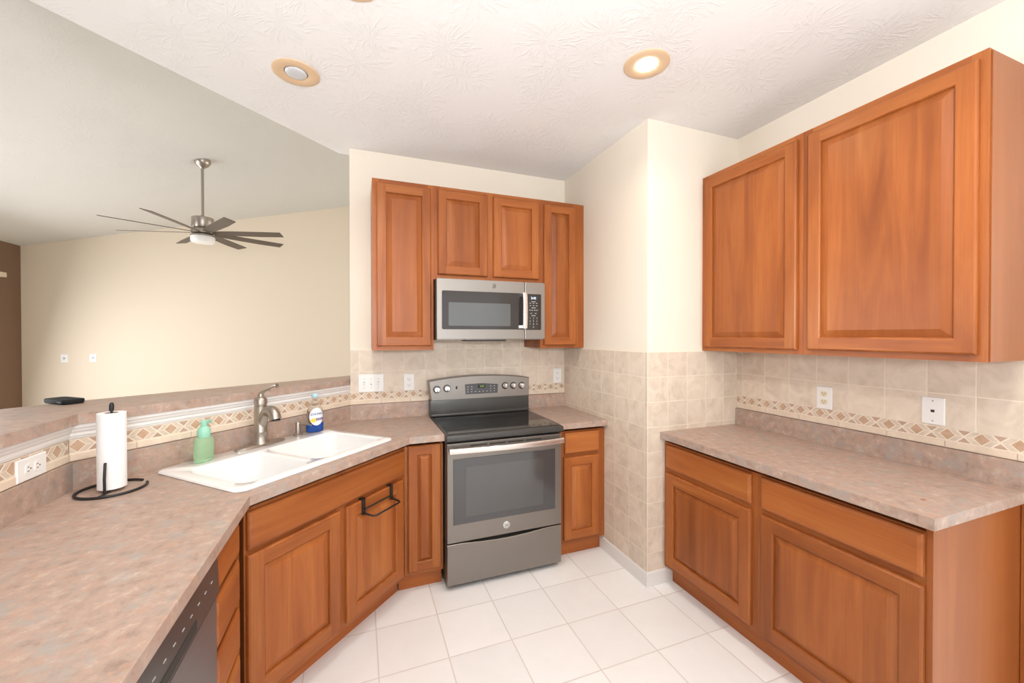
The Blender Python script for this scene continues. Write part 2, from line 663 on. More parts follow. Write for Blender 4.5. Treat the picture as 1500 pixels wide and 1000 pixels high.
wall_back = wall('wall_back', rect(XL, XC, YB, YB + 0.11), 0, HC, CREAM)
wall_bump = wall('wall_bump', rect(XC, XR + 0.11, YC, YB + 0.11), 0, HC, CREAM)
wall_right = wall('wall_right', rect(XR, XR + 0.11, 0.55, YC), 0, HC, CREAM)
wall('wall_dining', rect(XR + 0.11, 4.1, 1.2, 1.31), 0, HC, CREAM)
bm = new()
prism(bm, rect(-4.504, 3.2, 7.85, 7.95), 0, 1)
for v in bm.verts:
    if v.co.z > 0.5:
        v.co.z = vz(v.co.x)
struct(obj('wall_far', bm, BEIGE))
bm = new()
for (a, b, z0, z1) in ((1.31, 4.0, 0, 4.7), (7.0, 7.95, 0, 4.7), (4.0, 7.0, 0, 0.5), (4.0, 7.0, 2.4, 4.7)):
    box(bm, 3.2, 3.3, a, b, z0, z1)
struct(obj('wall_living_right', bm, BEIGE))
bm = new()
for (a, b, z0, z1) in ((4.0, 4.06, 0.5, 2.4), (6.94, 7.0, 0.5, 2.4), (4.06, 6.94, 0.5, 0.56), (4.06, 6.94, 2.34, 2.4), (5.47, 5.53, 0.56, 2.34)):
    box(bm, 3.18, 3.28, a, b, z0, z1)
struct(obj('window_4', bm, WHITE))
# brown wall with its big window
bm = new()
for (a, b, z0, z1) in ((7.0, 7.95, 0, 2.85), (-2.8, 2.5, 0, 2.85), (2.5, 7.0, 2.25, 2.85)):
    box(bm, -4.61, -4.504, a, b, z0, z1)
struct(obj('wall_left', bm, BROWN))
bm = new()
for (a, b, z0, z1) in ((2.5, 2.56, 0, 2.25), (6.94, 7.0, 0, 2.25), (2.56, 6.94, 2.19, 2.25), (2.56, 6.94, 0.0, 0.06), (4.72, 4.78, 0.06, 2.19)):
    box(bm, -4.58, -4.48, a, b, z0, z1)
struct(obj('window_1', bm, WHITE))
# wall behind the camera with a wide window
bm = new()
for (a, b, z0, z1) in ((-4.6, -1.8, 0, 4.8), (2.8, 4.2, 0, 4.8), (-1.8, 2.8, 0, 0.25), (-1.8, 2.8, 2.45, 4.8)):
    box(bm, a, b, -2.8, -2.7, z0, z1)
struct(obj('wall_rear', bm, CREAM))
bm = new()
for (a, b, z0, z1) in ((-1.8, -1.74, 0.25, 2.45), (2.74, 2.8, 0.25, 2.45), (-1.74, 2.74, 0.25, 0.31), (-1.74, 2.74, 2.39, 2.45), (0.47, 0.53, 0.31, 2.39)):
    box(bm, a, b, -2.78, -2.68, z0, z1)
struct(obj('window_2', bm, WHITE))
bm = new()
for (a, b, z0, z1) in ((-2.8, -2.15, 0, HC), (0.35, 1.31, 0, HC), (-2.15, 0.35, 0, 0.3), (-2.15, 0.35, 2.4, HC)):
    box(bm, 4.1, 4.2, a, b, z0, z1)
struct(obj('wall_dining_right', bm, CREAM))
bm = new()
for (a, b, z0, z1) in ((-2.15, -2.09, 0.3, 2.4), (0.29, 0.35, 0.3, 2.4), (-2.09, 0.29, 0.3, 0.36), (-2.09, 0.29, 2.34, 2.4), (-0.93, -0.87, 0.36, 2.34)):
    box(bm, 4.08, 4.18, a, b, z0, z1)
struct(obj('window_3', bm, WHITE))

# half wall carrying the bar
WF = [(-1.025, -1.2), (-1.025, 1.998), (XL, 2.966)]
bm = new()
prism(bm, WF + [(XL, 3.072), (-0.11, 3.072), (-1.135, 2.045), (-1.135, -1.2)], 0, 1.158)
struct(obj('wall_bar', bm, CREAM))
# white moulding under the bar
bm = new()
sweep(bm, WF, [(0, 1.104), (0.006, 1.104), (0.007, 1.112), (0.012, 1.114), (0.012, 1.126), (0.017, 1.131), (0.020, 1.141), (0.026, 1.146), (0.027, 1.158), (0, 1.158)], end=(0, -S2))
struct(obj('trim_1', bm, WHITE, smooth=25))
# baseboard round the bump-out
bm = new()
sweep(bm, [(1.80, YC), (XC, YC), (XC, 2.44)][::-1], [(0, 0), (0.012, 0), (0.012, 0.078), (0.008, 0.088), (0, 0.088)])
struct(obj('baseboard_back', bm, WHITE))
# wooden casing on the right wall beside the cabinet run
bm = new()
box(bm, XR - 0.018, XR, 0.60, 0.7175, 0, 0.872, 0.002)
struct(obj('trim_2', bm, WV))


# tile fields (origin of each on a joint crossing) and mosaic borders
def tile_field(x0, x1, z0, z1, joint, zj, loc, rotz, parent):
    b = new()
    box(b, x0 - joint, x1 - joint, -0.006, 0, z0 - zj, z1 - zj)
    o = obj('wall_tile', b, TILE)
    p = Matrix.Translation(loc) @ Matrix.Rotation(rotz, 4, 'Z') @ Matrix.Translation((joint, 0, zj))
    o.matrix_world = p
    o.parent = parent
    return o


def mosaic(x0, x1, first, loc, rotz, parent, y=-0.006):
    """diamond border: z 1.019..1.100, diamond centres at first + k*0.1"""
    b = new()
    box(b, x0, x1, y + 0.001, 0, 1.019, 1.101, mi=4)
    # pencil liner
    for i in range(int((x1 - x0) / 0.2) + 1):
        a, c = x0 + i * 0.2, min(x0 + i * 0.2 + 0.1985, x1)
        if c - a > 0.004:
            box(b, a, c, y - 0.004, y + 0.001, 1.0195, 1.047, 0.002, mi=3, seg=1)
    zc, h = 1.0755, 0.0235

    def tile(pts, mi):
        q = [(min(max(px, x0), x1), pz) for px, pz in pts]
        # clip crudely: drop slivers
        if max(px for px, _ in q) - min(px for px, _ in q) < 0.004:
            return
        loft(b, [[(px, y, zc + pz) for px, pz in q], [(px, y + 0.003, zc + pz) for px, pz in q]], mi=mi)

    k0 = int(math.floor((x0 - first) / 0.1)) - 1
    for k in range(k0, k0 + int((x1 - x0) / 0.1) + 4):
        c = first + 0.1 * k
        if x0 < c + 0.02 and c - 0.02 < x1:
            tile([(c - 0.0225, 0), (c, -0.0225), (c + 0.0225, 0), (c, 0.0225)], 0)
        for su in (-1, 1):
            for sv in (-1, 1):
                tile([(c + su * 0.0265, sv * 0.0012), (c + su * 0.0455, sv * 0.0012), (c + su * 0.024, sv * h), (c + su * 0.0045, sv * h)], 2)
        t = c + 0.05
        for sv in (-1, 1):
            tile([(t, sv * 0.0045), (t + 0.0185, sv * h), (t - 0.0185, sv * h)], 1)
    o = obj('mosaic_border', b, [M_DIAM, M_TRI, M_STRIP, M_LINER, M_GROUT])
    o.matrix_world = Matrix.Translation(loc) @ Matrix.Rotation(rotz, 4, 'Z')
    o.parent = parent
    return o


TT = 1.392
tile_field(XL, XC, 1.101, TT, 0.0, 1.392 - 0.1493 * 0.99, (0, YB, 0), 0, wall_back)
tile_field(0.4585, 1.229, TT, 1.50, 0.0, 1.392 - 0.1493 * 0.99, (0, YB, 0), 0, wall_back)
mosaic(XL, XC - 0.006, 0.064, (0, YB, 0), 0, wall_back)
tile_field(XC - 0.006, XR, 0.085, TT, 1.742, TT, (0, YC, 0), 0, wall_bump)
tile_field(-YB, -YC - 0.0, 0.085, TT, -2.402, TT, (XC, 0, 0), -pi / 2, wall_bump)
tile_field(-YC, -0.70, 1.101, TT + 0.004, -1.439, TT, (XR, 0, 0), -pi / 2, wall_right)
mosaic(-YC + 0.006, -0.69, -1.824, (XR, 0, 0), -pi / 2, wall_right)
bw = bpy.data.objects['wall_bar']
mosaic(-1.2, 1.994, 1.935, (-1.025, 0, 0), pi / 2, bw)
mosaic((-1.025 + 1.998) / S2 + 0.004, (XL + 2.966) / S2, (-0.865 + 2.158) / S2, (-3.023 / 2, 3.023 / 2, 0), pi / 4, bw)

# ------------------------------------------------------------------ worktops
CT0, CT1 = 0.876, 0.914
SK = dict(s0=0.920, s1=1.766, d0=1.507, d1=2.068)


def sd(s, d):
    return ((s - d) / S2, (s + d) / S2)


EDGE = 2.066                                     # y - x of the sink-run front edge
hole = [sd(s, d) for s, d in rrect(SK['s0'] + 0.02, SK['s1'] - 0.02, SK['d0'] + 0.012, SK['d1'] - 0.02, 0.03)]
bm = new()
prism(bm, [(-1.025, -0.6), (-0.372, -0.6), (-0.372, -0.372 + EDGE), (2.331 - EDGE, 2.331), (0.4655, 2.331), (0.4655, YB), (XL, YB), (-1.025, 1.998)],
      CT0, CT1, holes=[hole], bev=0.003)
o = obj('countertop', bm, LAM)
tag(o, 'long pinkish-brown mottled laminate countertop around the white sink, under the raised bar', 'countertop', None)
CT_MAIN = o
bm = new()
sweep(bm, [(-1.025, -0.6), (-1.025, 1.998), (XL - 0.0, 2.966)], [(0.0005, CT1), (0.020, CT1), (0.020, 1.0175), (0.0005, 1.0175)], end=(0, -S2))
obj('backsplash_strip', bm, LAM, o)
bm = new()
box(bm, XL - 0.012, 0.4655, YB - 0.020, YB - 0.0005, CT1, 1.0175)
obj('backsplash_strip', bm, LAM, o)

bm = new()
prism(bm, rect(1.2235, XC - 0.006, 2.331, YB), CT0, CT1, bev=0.003)
o = obj('countertop', bm, LAM)
tag(o, 'small pinkish-brown laminate countertop between the range and the tiled wall', 'countertop')
bm = new()
box(bm, 1.2235, XC - 0.006, YB - 0.020, YB - 0.0005, CT1, 1.0175)
obj('backsplash_strip', bm, LAM, o)

bm = new()
prism(bm, rect(1.682, XR, 0.700, YC - 0.006), CT0, CT1, bev=0.003)
o = obj('countertop', bm, LAM)
tag(o, 'pinkish-brown laminate countertop along the right wall with a small burn mark', 'countertop')
bm = new()
box(bm, XR - 0.020, XR - 0.0005, 0.702, YC - 0.007, CT1, 1.0175)
obj('backsplash_strip', bm, LAM, o)
bm = new()
lathe(bm, [(0.012, CT1 - 0.0005), (0.011, CT1 + 0.0004), (0.001, CT1 + 0.0005)], 1.85, 0.80, 12, sy=0.6)
obj('burn_mark', bm, plain('burn_brown', (0.36, 0.17, 0.105), 0.6), o)

bm = new()
prism(bm, [(-0.988, -1.2), (-0.988, 1.989), (-0.060, 2.917), (-0.060, 3.19), (-1.07, 2.475), (-1.18, 2.395), (-1.34, 2.235), (-1.41, 2.10), (-1.41, -1.2)], 1.159, 1.199, bev=0.003)
o = obj('bar_top', bm, LAM)
tag(o, 'raised pinkish-brown laminate bar top above the sink counter, facing the living room', 'bar counter')


# ------------------------------------------------------------------ cabinets
def R4(x0, x1, z0, z1, i, y):
    return [(x0 + i, y, z0 + i), (x1 - i, y, z0 + i), (x1 - i, y, z1 - i), (x0 + i, y, z1 - i)]


def door(x0, x1, z0, z1, parent, t=0.020, st=0.058, name='door'):
    b = new()
    e = 0.007
    loft(b, [R4(x0, x1, z0, z1, 0, 0), R4(x0, x1, z0, z1, 0, -t + 0.008), R4(x0, x1, z0, z1, 0.002, -t + 0.004), R4(x0, x1, z0, z1, e, -t)], True, False)
    y = -t
    xa, xb, xc, xd = x0 + e, x0 + st, x1 - st, x1 - e
    za, zb, zc, zd = z0 + e, z0 + st, z1 - st, z1 - e
    # stiles (upright grain) and rails (level grain)
    face(b, [(xa, y, za), (xb, y, za), (xb, y, zb), (xb, y, zc), (xb, y, zd), (xa, y, zd)], 0)
    face(b, [(xc, y, za), (xd, y, za), (xd, y, zd), (xc, y, zd), (xc, y, zc), (xc, y, zb)], 0)
    face(b, [(xb, y, za), (xc, y, za), (xc, y, zb), (xb, y, zb)], 1)
    face(b, [(xb, y, zc), (xc, y, zc), (xc, y, zd), (xb, y, zd)], 1)
    loft(b, [R4(x0, x1, z0, z1, st, -t), R4(x0, x1, z0, z1, st + 0.004, -t + 0.003), R4(x0, x1, z0, z1, st + 0.006, -t + 0.011)], False, False)
    o = obj(name, b, [WV, WH], parent)
    b = new()
    s = st + 0.003
    w = min(0.034, (x1 - x0 - 2 * s) * 0.26)
    loft(b, [R4(x0, x1, z0, z1, s, -t + 0.018), R4(x0, x1, z0, z1, s, -t + 0.0125), R4(x0, x1, z0, z1, s + 0.006, -t + 0.0115),
             R4(x0, x1, z0, z1, s + w - 0.004, -t + 0.003), R4(x0, x1, z0, z1, s + w, -t + 0.0015)])
    obj('raised_panel', b, WP, o)
    return o


def drawer(x0, x1, z0, z1, parent, t=0.020, name='drawer_front'):
    b = new()
    loft(b, [R4(x0, x1, z0, z1, 0, 0), R4(x0, x1, z0, z1, 0, -t + 0.009), R4(x0, x1, z0, z1, 0.004, -t + 0.004), R4(x0, x1, z0, z1, 0.012, -t)])
    return obj(name, b, WH, parent)


def carcass(parent, W, D, z0, z1, top=False, x0=0.0, endmat=None):
    b = new()
    box(b, x0, x0 + 0.016, 0.019, D, z0, z1)
    box(b, W - 0.016, W, 0.019, D, z0, z1)
    box(b, x0 + 0.016, W - 0.016, 0.019, D - 0.01, z0, z0 + 0.016)
    box(b, x0 + 0.016, W - 0.016, D - 0.01, D, z0, z1)
    if top:
        box(b, x0 + 0.016, W - 0.016, 0.019, D - 0.01, z1 - 0.016, z1)
    return obj('carcass', b, WV, parent)


def frame(parent, W, z0, z1, stiles, rails, x0=0.0):
    b = new()
    for a, c in stiles:
        box(b, a, c, 0, 0.019, z0, z1, mi=0)
    st = sorted(stiles)
    for a, c in rails:
        for (p, q), (r, s) in zip(st[:-1], st[1:]):
            if r > q:
                box(b, q, r, 0.0004, 0.019, a, c, mi=1)
    return obj('face_frame', b, [WV, WH], parent)


def kick(parent, x0, x1, y=0.070):
    b = new()
    box(b, x0, x1, y, y + 0.016, 0, 0.106)
    return obj('toe_kick', b, KICK, parent)


ZB0, ZB1, ZF = 0.105, 0.8755, 0.853
R_ = -pi / 2

# sink base, on the diagonal: local x = s, y = d
t = thing('sink_base_cabinet', 'diagonal cherry wood base cabinet below the white sink, two doors and a false drawer front', 'cabinet', (*sd(0.935, 1.499), 0), pi / 4)
W = 0.898
carcass(t, W, 0.60, ZB0, ZB1)
frame(t, W, ZB0, ZF, [(0, 0.035), (0.42, 0.475), (W - 0.035, W)], [(0.668, 0.722), (0.82, ZF), (ZB0, 0.145)])
drawer(0.008, 0.888, 0.700, 0.842, t, name='false_drawer_front')
door(0.006, 0.430, 0.132, 0.683, t)
SINK_DOOR = door(0.466, 0.872, 0.132, 0.683, t)
kick(t, -0.02, 0.92)

# narrow cabinet left of the range
t = thing('base_cabinet', 'narrow cherry wood base cabinet with one tall door, left of the range', 'cabinet', (0.240, 2.371, 0))
W = 0.222
carcass(t, W, 0.56, ZB0, ZB1)
frame(t, W, ZB0, ZF, [(0, 0.03), (W - 0.03, W)], [(0.835, ZF), (ZB0, 0.14)])
door(0.018, 0.209, 0.128, 0.858, t, st=0.052)
kick(t, -0.03, W, 0.052)

# narrow cabinet right of the range
t = thing('base_cabinet', 'narrow cherry wood base cabinet with one drawer over a door, right of the range', 'cabinet', (1.2305, 2.371, 0))
W = XC - 0.007 - 1.2305
carcass(t, W, 0.56, ZB0, ZB1)
frame(t, W, ZB0, ZF, [(0, 0.045), (W - 0.055, W)], [(0.665, 0.722), (0.84, ZF), (ZB0, 0.14)])
drawer(0.042, 0.308, 0.705, 0.845, t)
door(0.034, 0.306, 0.128, 0.680, t, st=0.052)
kick(t, 0, W - 0.006, 0.052)

# right wall base cabinets
t = thing('base_cabinet', 'cherry wood base cabinet at the right wall, nearer the tiled corner, drawer over one door', 'cabinet', (1.720, 1.929, 0), R_)
W = 0.604
carcass(t, W, 0.585, ZB0, ZB1)
frame(t, W, ZB0, ZF, [(0, 0.035), (W - 0.035, W)], [(0.662, 0.722), (0.83, ZF), (ZB0, 0.145)])
drawer(0.022, 0.578, 0.704, 0.842, t)
door(0.022, 0.578, 0.130, 0.676, t)
kick(t, 0, W, 0.056)
t = thing('base_cabinet', 'wide cherry wood base cabinet at the right wall with a plain end panel', 'cabinet', (1.720, 1.3245, 0), R_)
W = 0.606
carcass(t, W - 0.018, 0.585, ZB0, ZB1)
frame(t, W - 0.018, ZB0, ZF, [(0, 0.035), (W - 0.05, W - 0.018)], [(0.662, 0.722), (0.83, ZF), (ZB0, 0.145)])
drawer(0.022, 0.586, 0.704, 0.846, t)
door(0.022, 0.588, 0.130, 0.676, t)
kick(t, 0, W - 0.02, 0.056)
bm = new()
box(bm, W - 0.0178, W, 0.0, 0.593, 0.0, ZB1, 0.001)
obj('end_panel', bm, WE, t)

# left run: drawer bank
t = thing('drawer_base_cabinet', 'cherry wood four-drawer base cabinet between the dishwasher and the diagonal sink cabinet', 'cabinet', (-0.410, 1.392, 0), pi / 2)
W = 0.318
carcass(t, W, 0.56, ZB0, ZB1)
frame(t, W, ZB0, ZF, [(0, 0.012), (W - 0.06, W)], [(0.838, ZF), (ZB0, 0.14)])
for z0, z1 in ((0.736, 0.843), (0.568, 0.714), (0.402, 0.546), (0.130, 0.380)):
    drawer(0.006, 0.250, z0, z1, t)
kick(t, 0, W + 0.03, 0.066)

# dishwasher
t = thing('dishwasher', 'dark stainless built-in dishwasher under the left countertop', 'dishwasher', (-0.392, 0.784, 0), pi / 2)
bm = new()
box(bm, 0, 0.604, 0.02, 0.56, 0.10, 0.868)
obj('tub', bm, DGREY, t)
bm = new()
box(bm, 0.001, 0.603, -0.004, 0.019, 0.125, 0.738, 0.004)
obj('door', bm, brushed('dishwasher_steel', (0.25, 0.25, 0.26), 0.38, 'x'), t)
bm = new()
loft(bm, [[(x, y, z) for y, z in ((0.019, 0.744), (-0.004, 0.744), (-0.010, 0.752), (-0.006, 0.852), (0.004, 0.866), (0.019, 0.866))] for x in (0.001, 0.603)])
cp = obj('control_panel', bm, plain('dishwasher_dark_steel', (0.105, 0.108, 0.112), 0.28, 0.6), t)
for i in range(11):
    x = 0.06 + i * 0.048
    bm = new()
    box(bm, x, x + 0.012, -0.0089, -0.0070, 0.808, 0.8105)
    obj('button_mark', bm, PRINT, cp)
bm = new()
box(bm, 0.17, 0.43, -0.0106, -0.0075, 0.756, 0.782, 0.001)
obj('pocket_handle', bm, SLOT, cp)
bm = new()
box(bm, 0, 0.604, 0.06, 0.075, 0, 0.10)
obj('toe_kick', bm, SLOT, t)


# wall cabinets
def wall_cabinet(label, loc, rot, W, z0, z1, doors, stiles, D=0.306):
    t = thing('wall_cabinet', label, 'cabinet', loc, rot)
    carcass(t, W - 0.005, D, z0 + 0.002, z1, True)
    frame(t, W, z0, z1, stiles, [(z0, z0 + 0.04), (z1 - 0.045, z1)])
    for d in doors:
        door(*d, t, st=0.055)
    return t


Z0, Z1 = 1.400, 2.476
YU = 2.655
wall_cabinet('tall narrow cherry wood wall cabinet left of the microwave', (0.079, YU, 0), 0, 0.3795, Z0, Z1,
             [(0.025, 0.362, 1.425, 2.450)], [(0, 0.04), (0.345, 0.3795)])
wall_cabinet('short two-door cherry wood wall cabinet directly above the microwave', (0.459, YU, 0), 0, 0.7695, 1.863, Z1,
             [(0.027, 0.368, 1.895, 2.454), (0.410, 0.757, 1.895, 2.451)], [(0, 0.045), (0.355, 0.425), (0.74, 0.7695)])
t = wall_cabinet('tall narrow cherry wood wall cabinet right of the microwave, against the tiled wall corner', (1.229, YU, 0), 0, 0.315, Z0, Z1,
                 [(0.026, 0.289, 1.422, 2.446)], [(0, 0.04), (0.275, 0.315)])
bm = new()
box(bm, 0.3155, XC - 1.229 - 0.0005, 0.003, 0.022, Z0, Z1)
obj('filler_strip', bm, WV, t)

Z0, Z1 = 1.397, 2.474
wall_cabinet('cherry wood wall cabinet on the right wall, the smaller one beside the corner', (2.018, 1.935, 0), R_, 0.6125, Z0, Z1,
             [(0.026, 0.590, 1.419, 2.446)], [(0, 0.04), (0.57, 0.6125)], 0.296)
t = wall_cabinet('large cherry wood wall cabinet on the right wall, nearest the camera', (2.018, 1.3215, 0), R_, 0.6165, Z0, Z1,
                 [(0.026, 0.592, 1.422, 2.446)], [(0, 0.04), (0.57, 0.6125)], 0.296)
bm = new()
box(bm, 0.6127, 0.6165, 0.012, 0.296, Z0 + 0.001, Z1 - 0.006)
obj('end_panel', bm, WE, t)

# ------------------------------------------------------------------ range
RX0, RX1, RF = 0.467, 1.2215, 2.300
t = thing('electric_range', 'freestanding slate-grey electric range with black glass cooktop between the narrow cabinets', 'range', (RX0, RF, 0))
W = RX1 - RX0
bm = new()
box(bm, 0.004, W - 0.004, 0.045, 0.64, 0.03, 0.878)
obj('body', bm, DGREY, t)
for x in (0.03, W - 0.03):
    for y in (0.07, 0.60):
        bm = new()
        lathe(bm, [(0.015, 0), (0.015, 0.012), (0.008, 0.014), (0.008, 0.031)], x, y, 12)
        obj('foot', bm, SLOT, t)
# storage drawer with its swooped top edge
bm = new()
n = 24
top = [(0.006 + (W - 0.012) * i / n, 0.272 - 0.016 * max(0.0, 1 - ((i / n - 0.5) / 0.36) ** 2) ** 1.0) for i in range(n + 1)]
pol = [(0.006, 0.032), (W - 0.006, 0.032)] + top[::-1]
loft(bm, [[(x, 0.044, z) for x, z in pol], [(x, 0.003, z) for x, z in pol], [(x * 0.994 + 0.003 * W, 0.0, z - (0.003 if z > 0.1 else -0.003)) for x, z in pol]])
obj('storage_drawer', bm, SLATE, t)
# oven door
bm = new()
box(bm, 0.006, W - 0.006, 0.0, 0.044, 0.280, 0.862, 0.004)
dr = obj('oven_door', bm, SLATE, t)
bm = new()
box(bm, 0.042, W - 0.052, -0.0035, 0.001, 0.386, 0.770, 0.002)
gl = obj('oven_glass', bm, OGLASS, dr)
bm = new()
box(bm, 0.115, W - 0.135, -0.0042, -0.003, 0.425, 0.720, 0.001)
obj('window', bm, OGLASS2, dr)
bm = new()
for i in range(4):
    x = 0.145 + i * 0.118
    box(bm, x, x + 0.105, -0.0009, 0.004, 0.838, 0.846)
obj('vent_slots', bm, SLOT, dr)
bm = new()
pts = [(0.012 + (W - 0.022) * i / 14, -0.040 - 0.022 * sin(pi * i / 14), 0.828) for i in range(15)]
loft(bm, [[(x + a * 0, y + a, z + c) for a, c in rrect(-0.008, 0.008, -0.017, 0.017, 0.007, 3)] for x, y, z in pts])
hd = obj('handle', bm, STEEL, dr, smooth=40)
for x in (0.03, W - 0.03):
    bm = new()
    box(bm, x - 0.012, x + 0.012, -0.040, 0.002, 0.818, 0.838, 0.003)
    obj('handle_bracket', bm, SLATE, hd)


def emblem(parent, x, y, z, r, metal=None):
    b = new()
    prof = [(r, 0), (r, 0.0014), (r * 0.9, 0.002), (0.0005, 0.002)]
    rings = [[(x + q * cos(2 * pi * i / 24), y - h, z + q * sin(2 * pi * i / 24)) for i in range(24)] for q, h in prof]
    loft(b, rings)
    e = obj('emblem', b, metal or CHROME, parent, smooth=40)
    b = new()
    q = r * 0.78
    tube(b, [(x + q * cos(2 * pi * i / 24), y - 0.0021, z + q * sin(2 * pi * i / 24)) for i in range(25)], r * 0.05, 6, caps=False)
    # script monogram: two looping letters
    g = [(-0.10, 0.30), (-0.38, 0.36), (-0.50, 0.02), (-0.28, -0.16), (-0.08, 0.10), (-0.10, -0.30), (-0.36, -0.46), (-0.50, -0.28)]
    c = [(0.16, 0.02), (0.34, 0.22), (0.22, 0.40), (0.08, 0.22), (0.14, -0.02), (0.06, -0.26), (0.26, -0.40), (0.50, -0.20)]
    for L in (g, c):
        tube(b, [(p.x, y - 0.0022, p.y) for p in spline([(x + a * r, z + bb * r, 0) for a, bb in L], 4)], r * 0.06, 6)
    obj('monogram', b, LOGO_D, e)
    return e


emblem(dr, W / 2 - 0.005, 0.0, 0.336, 0.022)
# cooktop
bm = new()
box(bm, 0.0, W, -0.022, 0.585, 0.879, 0.9145, 0.006)
bf = [f for f in bm.faces]
ck = obj('cooktop_frame', bm, DGREY, t, smooth=40)
bm = new()
box(bm, 0.018, W - 0.018, 0.012, 0.545, 0.9146, 0.9175, 0.001)
gg = obj('glass_top', bm, BGLASS, ck)
bm = new()
for cx, cy, r in ((0.21, 0.15, 0.095), (0.56, 0.15, 0.115), (0.21, 0.41, 0.08), (0.56, 0.41, 0.08), (0.385, 0.30, 0.055)):
    for q in (r, r * 0.72):
        vr = loft(bm, [circ(cx, cy, 0.9177, q, 40), circ(cx, cy, 0.9177, q - 0.0016, 40)], False, False)
obj('burner_rings', bm, plain('burner_ring_grey', (0.03, 0.03, 0.03), 0.25), ck)
# backguard
bm = new()
box(bm, 0.0, W, 0.545, 0.628, 0.9146, 1.034, 0.004)
bgd = obj('backguard', bm, DGREY, t, smooth=40)
bm = new()
box(bm, 0.004, W - 0.004, 0.532, 0.556, 0.9180, 0.938, 0.006)
obj('rear_ledge', bm, DGREY, bgd, smooth=40)
n = 20


def bg_poly(i, y):
    tp = [(-0.008 + i + (W + 0.012 - 2 * i) * k / n, 1.170 - i + 0.030 * sin(pi * k / n) ** 0.8) for k in range(n + 1)]
    return [(x, y, z) for x, z in [(0.006 + i, 1.030 + i), (W + 0.002 - i, 1.030 + i)] + tp[::-1]]


bm = new()
loft(bm, [bg_poly(0, 0.632), bg_poly(0, 0.552), bg_poly(0.004, 0.546)])
cpn = obj('control_panel', bm, SLATE_L, t)
bm = new()
pl = [(0.255, 1.065), (0.500, 1.065), (0.503, 1.130), (0.38, 1.142), (0.250, 1.138)]
loft(bm, [[(x, 0.548, z) for x, z in pl], [(x, 0.5445, z) for x, z in pl]])
dsp = obj('display_panel', bm, plain('display_grey', (0.075, 0.075, 0.08), 0.2), cpn)
bm = new()
box(bm, 0.345, 0.405, 0.5435, 0.5450, 1.108, 1.132)
obj('display', bm, BLACKPL, dsp)
text('2:42', 0.018, LED_GREEN, dsp, (0.378, 0.5432, 1.120))
bm = new()
for i in range(8):
    for zz in (1.082, 1.100, 1.118):
        x = 0.272 + i * 0.029
        if 0.325 < x < 0.42 and zz > 1.095:
            continue
        box(bm, x - 0.005, x + 0.005, 0.5438, 0.5450, zz - 0.0022, zz + 0.0022)
obj('key_marks', bm, PRINT, dsp)
for kx, kz in ((0.046, 1.111), (0.118, 1.116), (0.560, 1.116), (0.626, 1.114), (0.694, 1.112)):
    b = new()

    def ry(r, y, n=20):
        return [(kx + r * cos(2 * pi * i / n), y, kz + r * sin(2 * pi * i / n)) for i in range(n)]
    loft(b, [ry(0.026, 0.546), ry(0.026, 0.541), ry(0.022, 0.539)])
    kb = obj('knob', b, BLACKPL, cpn, smooth=40)
    b = new()
    loft(b, [ry(0.0225, 0.5395), ry(0.0205, 0.522), ry(0.017, 0.519)])
    a = radians(75)
    box(b, kx - 0.0035, kx + 0.0035, 0.512, 0.5195, kz - 0.017, kz + 0.017, 0.0015)
    obj('knob_cap', b, CHROME, kb, smooth=40)
bm = new()
box(bm, 0.182, 0.194, 0.543, 0.547, 1.107, 1.127, 0.001)
obj('indicator_light', bm, SLOT, cpn)

# ------------------------------------------------------------------ microwave
MX0, MX1, MF = 0.4615, 1.2255, 2.562
t = thing('microwave_oven', 'slate-grey over-the-range microwave with a vertical bar handle, mounted under the short wall cabinet', 'microwave', (MX0, MF, 0))
W = MX1 - MX0
bm = new()
box(bm, 0.004, W - 0.004, 0.03, 0.394, 1.470, 1.860)
obj('body', bm, DGREY, t)
SX = 0.609
bm = new()
box(bm, 0.001, SX - 0.0015, 0.0, 0.029, 1.468, 1.860, 0.003)
dr = obj('door', bm, SLATE_L, t)
bm = new()
pts = rrect(0.034, SX - 0.002, 1.533, 1.782, 0.010, 4)
loft(bm, [[(x, 0.001, z) for x, z in pts], [(x, -0.0018, z) for x, z in pts]])
obj('dark_glass', bm, MGLASS, dr)
bm = new()
pts = rrect(0.078, 0.502, 1.556, 1.707, 0.006, 3)
loft(bm, [[(x, -0.0015, z) for x, z in pts], [(x, -0.0026, z) for x, z in pts]])
obj('window', bm, MGLASS2, dr)
bm = new()
hx = 0.594
pts = [(0, 1.545), (-0.030, 1.552), (-0.040, 1.60), (-0.042, 1.66), (-0.040, 1.72), (-0.030, 1.768), (0, 1.775)]
outer = [(p.x, p.y) for p in spline([(a, b, 0) for a, b in pts], 4)]
loft(bm, [[(hx + a, y + b * 0.5, z) for a, b in rrect(-0.016, 0.016, -0.007, 0.007, 0.005, 3)] for y, z in [(-0.042, 1.540)] + [(-0.042 - 0.008 * sin(pi * i / 10), 1.540 + 0.242 * i / 10) for i in range(11)] + [(-0.042, 1.783)]])
hd = obj('handle', bm, STEEL, dr, smooth=40)
for z in (1.552, 1.770):
    bm = new()
    box(bm, hx - 0.016, hx + 0.012, -0.042, 0.0, z - 0.012, z + 0.012, 0.003)
    obj('handle_bracket', bm, CHROME, hd)
emblem(dr, 0.383, 0.0, 1.824, 0.017, SLATE)
bm = new()
box(bm, SX + 0.0015, W - 0.001, 0.0, 0.029, 1.468, 1.860, 0.003)
cp = obj('control_panel', bm, SLATE_L, t)
bm = new()
pts = rrect(SX + 0.006, W - 0.032, 1.531, 1.780, 0.006, 3)
loft(bm, [[(x, 0.001, z) for x, z in pts], [(x, -0.0018, z) for x, z in pts]])
kp = obj('keypad', bm, MGLASS, cp)
cx = (SX + 0.006 + W - 0.032) / 2
bm = new()
